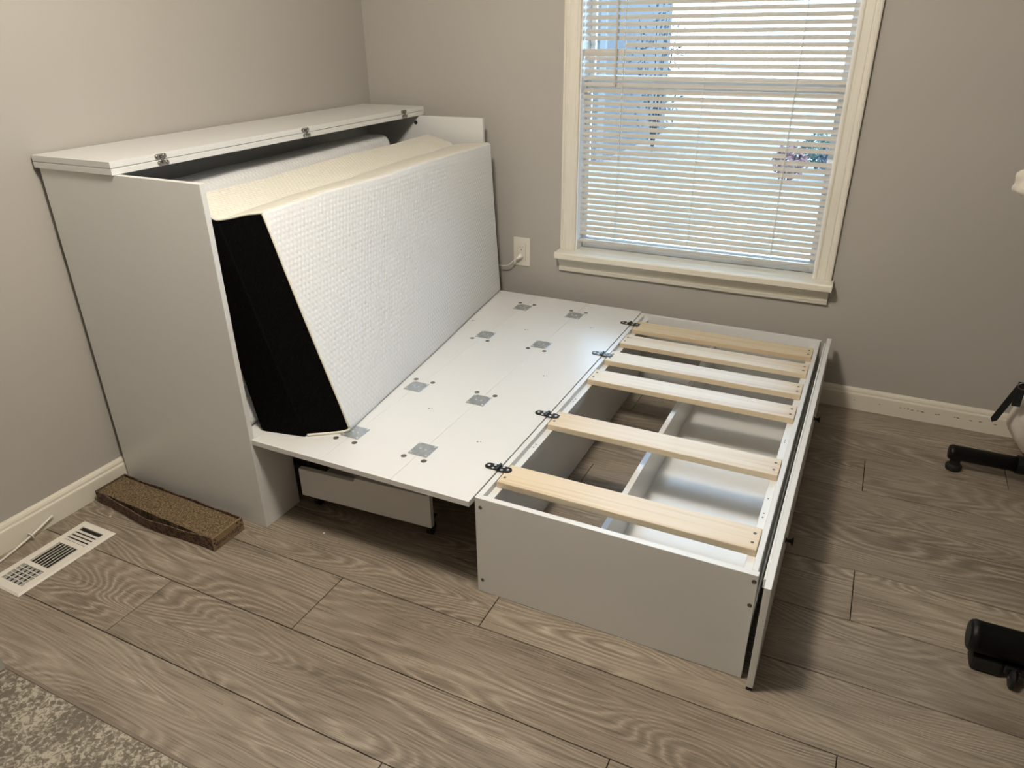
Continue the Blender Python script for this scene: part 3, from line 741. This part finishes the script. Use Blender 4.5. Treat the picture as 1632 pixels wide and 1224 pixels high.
# rod lying against the baseboard
rod = root('plastic_rod', (.045, -2.20, 0), 'thin white plastic rod with a round collar lying along the left baseboard', 'rod')
P0, P1 = Vector((.085, -2.45, .0048)), Vector((.0245, -2.026, .040))
mid = Vector((.0315, -2.1135, .0175))
b = B(); tube(b, spline([P0, Vector((.052, -2.24, .0060)), mid, P1], 8), [.0034] * 17 + [.0036] * 7 + [.0046], 10); obj('shaft', b, M['cable'], rod, smooth=True)
d = (P1 - mid).normalized()
b = B(); lathe(b, mid - d * .0015, d, [(0, .0060), (.0003, .0128), (.0030, .0128), (.0034, .0060)], 18); obj('collar', b, M['cable'], rod)

for nm, x, y, lb in (('foam_crumb', .1544, -1.9169, 'tiny white crumb on the floor between the vent and the scratcher'), ('foam_crumb', .8848, -1.6765, 'tiny pale crumb on the floor in front of the low roll-out panel')):
    b = B(); bmesh.ops.create_icosphere(b, subdivisions=1, radius=.0038)
    for v in b.verts: v.co = Vector((v.co.x * R.uniform(.8, 1.4), v.co.y * R.uniform(.7, 1.2), v.co.z * R.uniform(.6, .9))) + Vector((x, y, .0031))
    tag(obj(nm, b, M['cable']), lb, 'crumb')

# ------------------------------------------------------------------ rug and grey cabinet at the lower left
rg = root('area_rug', (.9, -3.3, 0), 'beige and taupe mottled low pile rug in the lower left corner', 'rug')
bx('pile', M['rug'], rg, -.0 + .03, 1.62, -4.1, -2.4905, .0004, .0085, bevel=.002)
bx('binding', M['rug_edge'], rg, .03, 1.62, -2.4900, -2.4800, .0004, .0075, bevel=.002, seg=2)
gc = root('grey_cabinet', (.27, -2.9, .0088), 'plain grey cabinet corner at the far left edge, standing on the rug', 'cabinet')
bx('body', M['grey'], gc, .045, .4975, -3.30, -2.4905, .0090, .46, bevel=.002)
bx('top', M['grey'], gc, .045, .4985, -3.302, -2.4890, .4602, .478, bevel=.002)

# ------------------------------------------------------------------ exercise bike at the right edge
bk = root('exercise_bike', (3.05, -.9, 0), 'black floor stabilizer bars of an exercise bike at the right edge', 'bike')
def bar(x0, x1, y, zc, ry, rz, nm):
    b = B(); prof_ = []
    n = 24; rings = []
    for x, s in ((x0, .0), (x0, .80), (x0 + .004, .93), (x0 + .012, 1.0), (x0 + .018, 1.0), (x0 + .0185, .975), (x1, .975), (x1, 0)):
        rings.append([b.verts.new((x, y + ry * max(s, 1e-4) * math.cos(t), zc + rz * max(s, 1e-4) * math.sin(t))) for t in [2 * math.pi * k_ / n for k_ in range(n)]])
    for q, w in zip(rings, rings[1:]):
        for k_ in range(n): b.faces.new((q[k_], q[(k_ + 1) % n], w[(k_ + 1) % n], w[k_]))
    bmesh.ops.recalc_face_normals(b, faces=b.faces[:]); return obj(nm, b, M['satin_black'], bk, smooth=False)
s1 = bar(2.742, 3.42, -.372, .0725, .029, .0285, 'stabilizer_bar')
s2 = bar(2.742, 3.42, -1.385, .0890, .041, .0430, 'stabilizer_bar')
for o_ in (s1, s2):
    for p in o_.data.polygons: p.use_smooth = abs(p.normal.x) < .5
b = B(); lathe(b, (2.772, -.366, .0004), (0, 0, 1), [(0, .026), (.012, .028), (.018, .027), (.024, .018), (.046, .017)], 20); obj('leveling_foot', b, M['rubber'], s1)
bx('foot_cap', M['rubber'], s2, 2.7600, 2.8350, -1.415, -1.355, .0004, .0470, bevel=.010, seg=2)
bx('wheel_bracket', M['black'], s2, 2.8300, 2.93, -1.425, -1.350, .028, .0500, bevel=.003)
b = B(); lathe(b, (2.8430, -1.4300, .0240), (1, 0, 0), [(0, .014), (.002, .0235), (.010, .0235), (.012, .014)], 22); w_ = obj('transport_wheel', b, M['rubber'], s2)
b = B(); cyl(b, (2.8400, -1.430, .024), (2.8575, -1.430, .024), .0055, 10); obj('wheel_axle', b, M['steel'], w_)
bx('wheel_arm', M['black'], s2, 2.8570, 2.8640, -1.436, -1.40, .018, .052, bevel=.002)
b = B(); cyl(b, (2.955, -.372, .0725), (3.02, -.372, .0725), .0335, 20); obj('clamp_sleeve', b, M['satin_black'], s1)
b = B(); tube(b, [(3.10, -.37, .10), (3.10, -.9, .20), (3.10, -1.385, .10)], .03, 12); tube(b, [(3.10, -.70, .17), (3.12, -.52, .62), (3.14, -.36, .93)], .024, 12); tube(b, [(3.10, -1.0, .2), (3.10, -1.14, .62)], .024, 12)
obj('frame', b, M['satin_black'], bk)
b = B(); tube(b, spline([(2.93, -.31, .938), (3.02, -.34, .935), (3.14, -.36, .93), (3.28, -.34, .935), (3.36, -.30, .94)]), .015, 10); obj('handlebar', b, M['rubber'], bk)
b = B(); lathe(b, (3.10, -1.14, .62), (0, 0, 1), [(0, .05), (.02, .11), (.05, .12), (.07, .08)], 16); obj('saddle', b, M['rubber'], bk)

def blob(name, c, r, mat, parent, seed, amp=.18, sub=4, fr_=9.0, zmin=-9.0):
    b = B(); bmesh.ops.create_icosphere(b, subdivisions=sub, radius=1.0); rr = random.Random(seed); ph = [rr.uniform(0, 6) for _ in range(9)]
    for v in b.verts:
        n = v.co.copy(); w = math.sin(n.x * fr_ * .5 + ph[0] + 2 * math.sin(n.z * 3 + ph[3])) * math.sin(n.z * fr_ * .4 + ph[1]) + .5 * math.sin(n.y * fr_ + n.z * 4 + ph[2])
        k_ = 1 + amp * w; v.co = Vector((c[0] + n.x * r[0] * k_, c[1] + n.y * r[1] * k_, max(zmin, c[2] + n.z * r[2] * k_)))
    return obj(name, b, mat, parent, smooth=True)
bag = root('white_bag', (3.02, -.12, 0), 'white crumpled fabric bag with a black buckled strap by the back wall, right edge', 'bag')
body = blob('bag_body', (3.060, -.135, .17), (.125, .085, .165), M['white_cloth'], bag, 4, .07)
b = B()
for w0, w1, n in (((2.9225, -.235, .318), (2.878, -.215, .160), 0),):
    a, c_ = Vector(w0), Vector(w1); d = (c_ - a).normalized(); s_ = Vector((d.z, 0, -d.x)) * .0115; off = Vector((0, .0022, 0)); tip = c_ + d * .014
    q = [a - s_, a + s_, c_ + s_, tip, c_ - s_]
    v0 = [b.verts.new(p) for p in q]; v1 = [b.verts.new(p + off) for p in q]
    for i in range(5): b.faces.new((v0[i], v0[(i + 1) % 5], v1[(i + 1) % 5], v1[i]))
    b.faces.new(v0); b.faces.new(v1[::-1])
box(b, 2.9130, 2.9400, -.236, -.230, .235, .330)
bmesh.ops.recalc_face_normals(b, faces=b.faces[:]); strap = obj('strap', b, M['strap'], bag)
b = B(); rr_ = [(2.930 + .017 * math.cos(t), -.239, .318 + .013 * math.sin(t)) for t in [2 * math.pi * i / 16 for i in range(17)]]; tube(b, rr_, .0024, 8); obj('buckle_ring', b, M['steel'], strap)
cl = root('white_cloth', (2.90, -.28, .95), 'white cloth draped over the handlebar at the right edge of the frame', 'cloth')
blob('drape', (2.868, -.30, 1.040), (.150, .055, .078), M['white_cloth'], cl, 8, .10, 4, 7.0, .9585)

# ------------------------------------------------------------------ outside the window
lw = obj('lawn', box(B(), -16, 16, 0.6, 30, -.75, -.60), M['lawn']); tag(lw, 'pale green lawn seen through the broken blind', 'lawn')
hs = root('neighbor_house', (-5, 11, -.6), 'pale sided neighboring house behind the left gap in the blind', 'house')
bx('wall', M['siding'], hs, -9.0, -1.95, 9.0, 13.0, -.6, 3.4)
for i in range(22):
    z = -.5 + i * .175; b = B(); extrude(b, [(9.0, z), (8.985, z), (8.996, z + .17), (9.0, z + .17)], 'x', -9.0, -1.97); obj('siding_board', b, M['siding'], hs)
bx('corner_board', M['house_trim'], hs, -2.02, -1.93, 8.965, 9.06, -.6, 3.4)
wf = B(); box(wf, -2.62, -2.54, 8.95, 8.99, .6, 1.9); box(wf, -2.24, -2.16, 8.95, 8.99, .6, 1.9); box(wf, -2.62, -2.16, 8.95, 8.99, .6, .68); box(wf, -2.62, -2.16, 8.95, 8.99, 1.82, 1.9); box(wf, -2.42, -2.39, 8.955, 8.985, .66, 1.84)
wn = obj('window_frame', wf, M['house_trim'], hs); bx('pane', M['house_glass'], wn, -2.55, -2.23, 8.97, 8.984, .67, 1.83)
b = B(); extrude(b, [(8.6, 3.4), (13.4, 3.4), (11, 5.0)], 'x', -9.3, -1.6); obj('roof', b, M['bark'], hs)
def shrub(x, y, h, w, mat, label, seed):
    t = root('garden_shrub', (x, y, -.6), label, 'shrub', 'shrubs beyond the window'); rr = random.Random(seed)
    b = B()
    for k_ in range(5):
        a = rr.uniform(0, 6.28); tube(b, [(x, y, -.592), (x + .15 * w * math.cos(a), y + .15 * w * math.sin(a), -.6 + h * .4), (x + .4 * w * math.cos(a), y + .4 * w * math.sin(a), -.6 + h * .85)], [.02, .014, .006], 6)
    obj('stems', b, M['bark'], t)
    b = B()
    for k_ in range(420):
        a, e, rd = rr.uniform(0, 6.28), rr.uniform(-1, 1), rr.uniform(.55, 1) ; s = rr.uniform(.025, .055)
        c0 = Vector((x + w * .5 * rd * math.cos(a) * math.sqrt(1 - e * e), y + w * .5 * rd * math.sin(a) * math.sqrt(1 - e * e), -.6 + h * (.52 + .46 * rd * e)))
        d1 = Vector((rr.uniform(-1, 1), rr.uniform(-1, 1), rr.uniform(-1, 1))).normalized(); d2 = d1.orthogonal().normalized()
        b.faces.new([b.verts.new(c0 + d1 * s), b.verts.new(c0 + d2 * s * .5), b.verts.new(c0 - d1 * s), b.verts.new(c0 - d2 * s * .5)])
    o = obj('foliage', b, mat, t); o['kind'] = 'stuff'
shrub(-1.45, 10.4, 2.6, 1.0, M['leaf_blue'], 'bluish leafy shrub beside the neighboring house, left blind gap', 1)
shrub(1.18, 8.2, .62, .5, M['leaf_red'], 'small reddish shrub on the lawn, right blind gap', 2)
shrub(1.46, 9.4, .60, .6, M['leaf_green'], 'small green shrub on the lawn behind the reddish one', 3)
shrub(1.75, 8.6, .55, .5, M['leaf_blue'], 'small bluish shrub on the lawn, rightmost through the blind gap', 5)
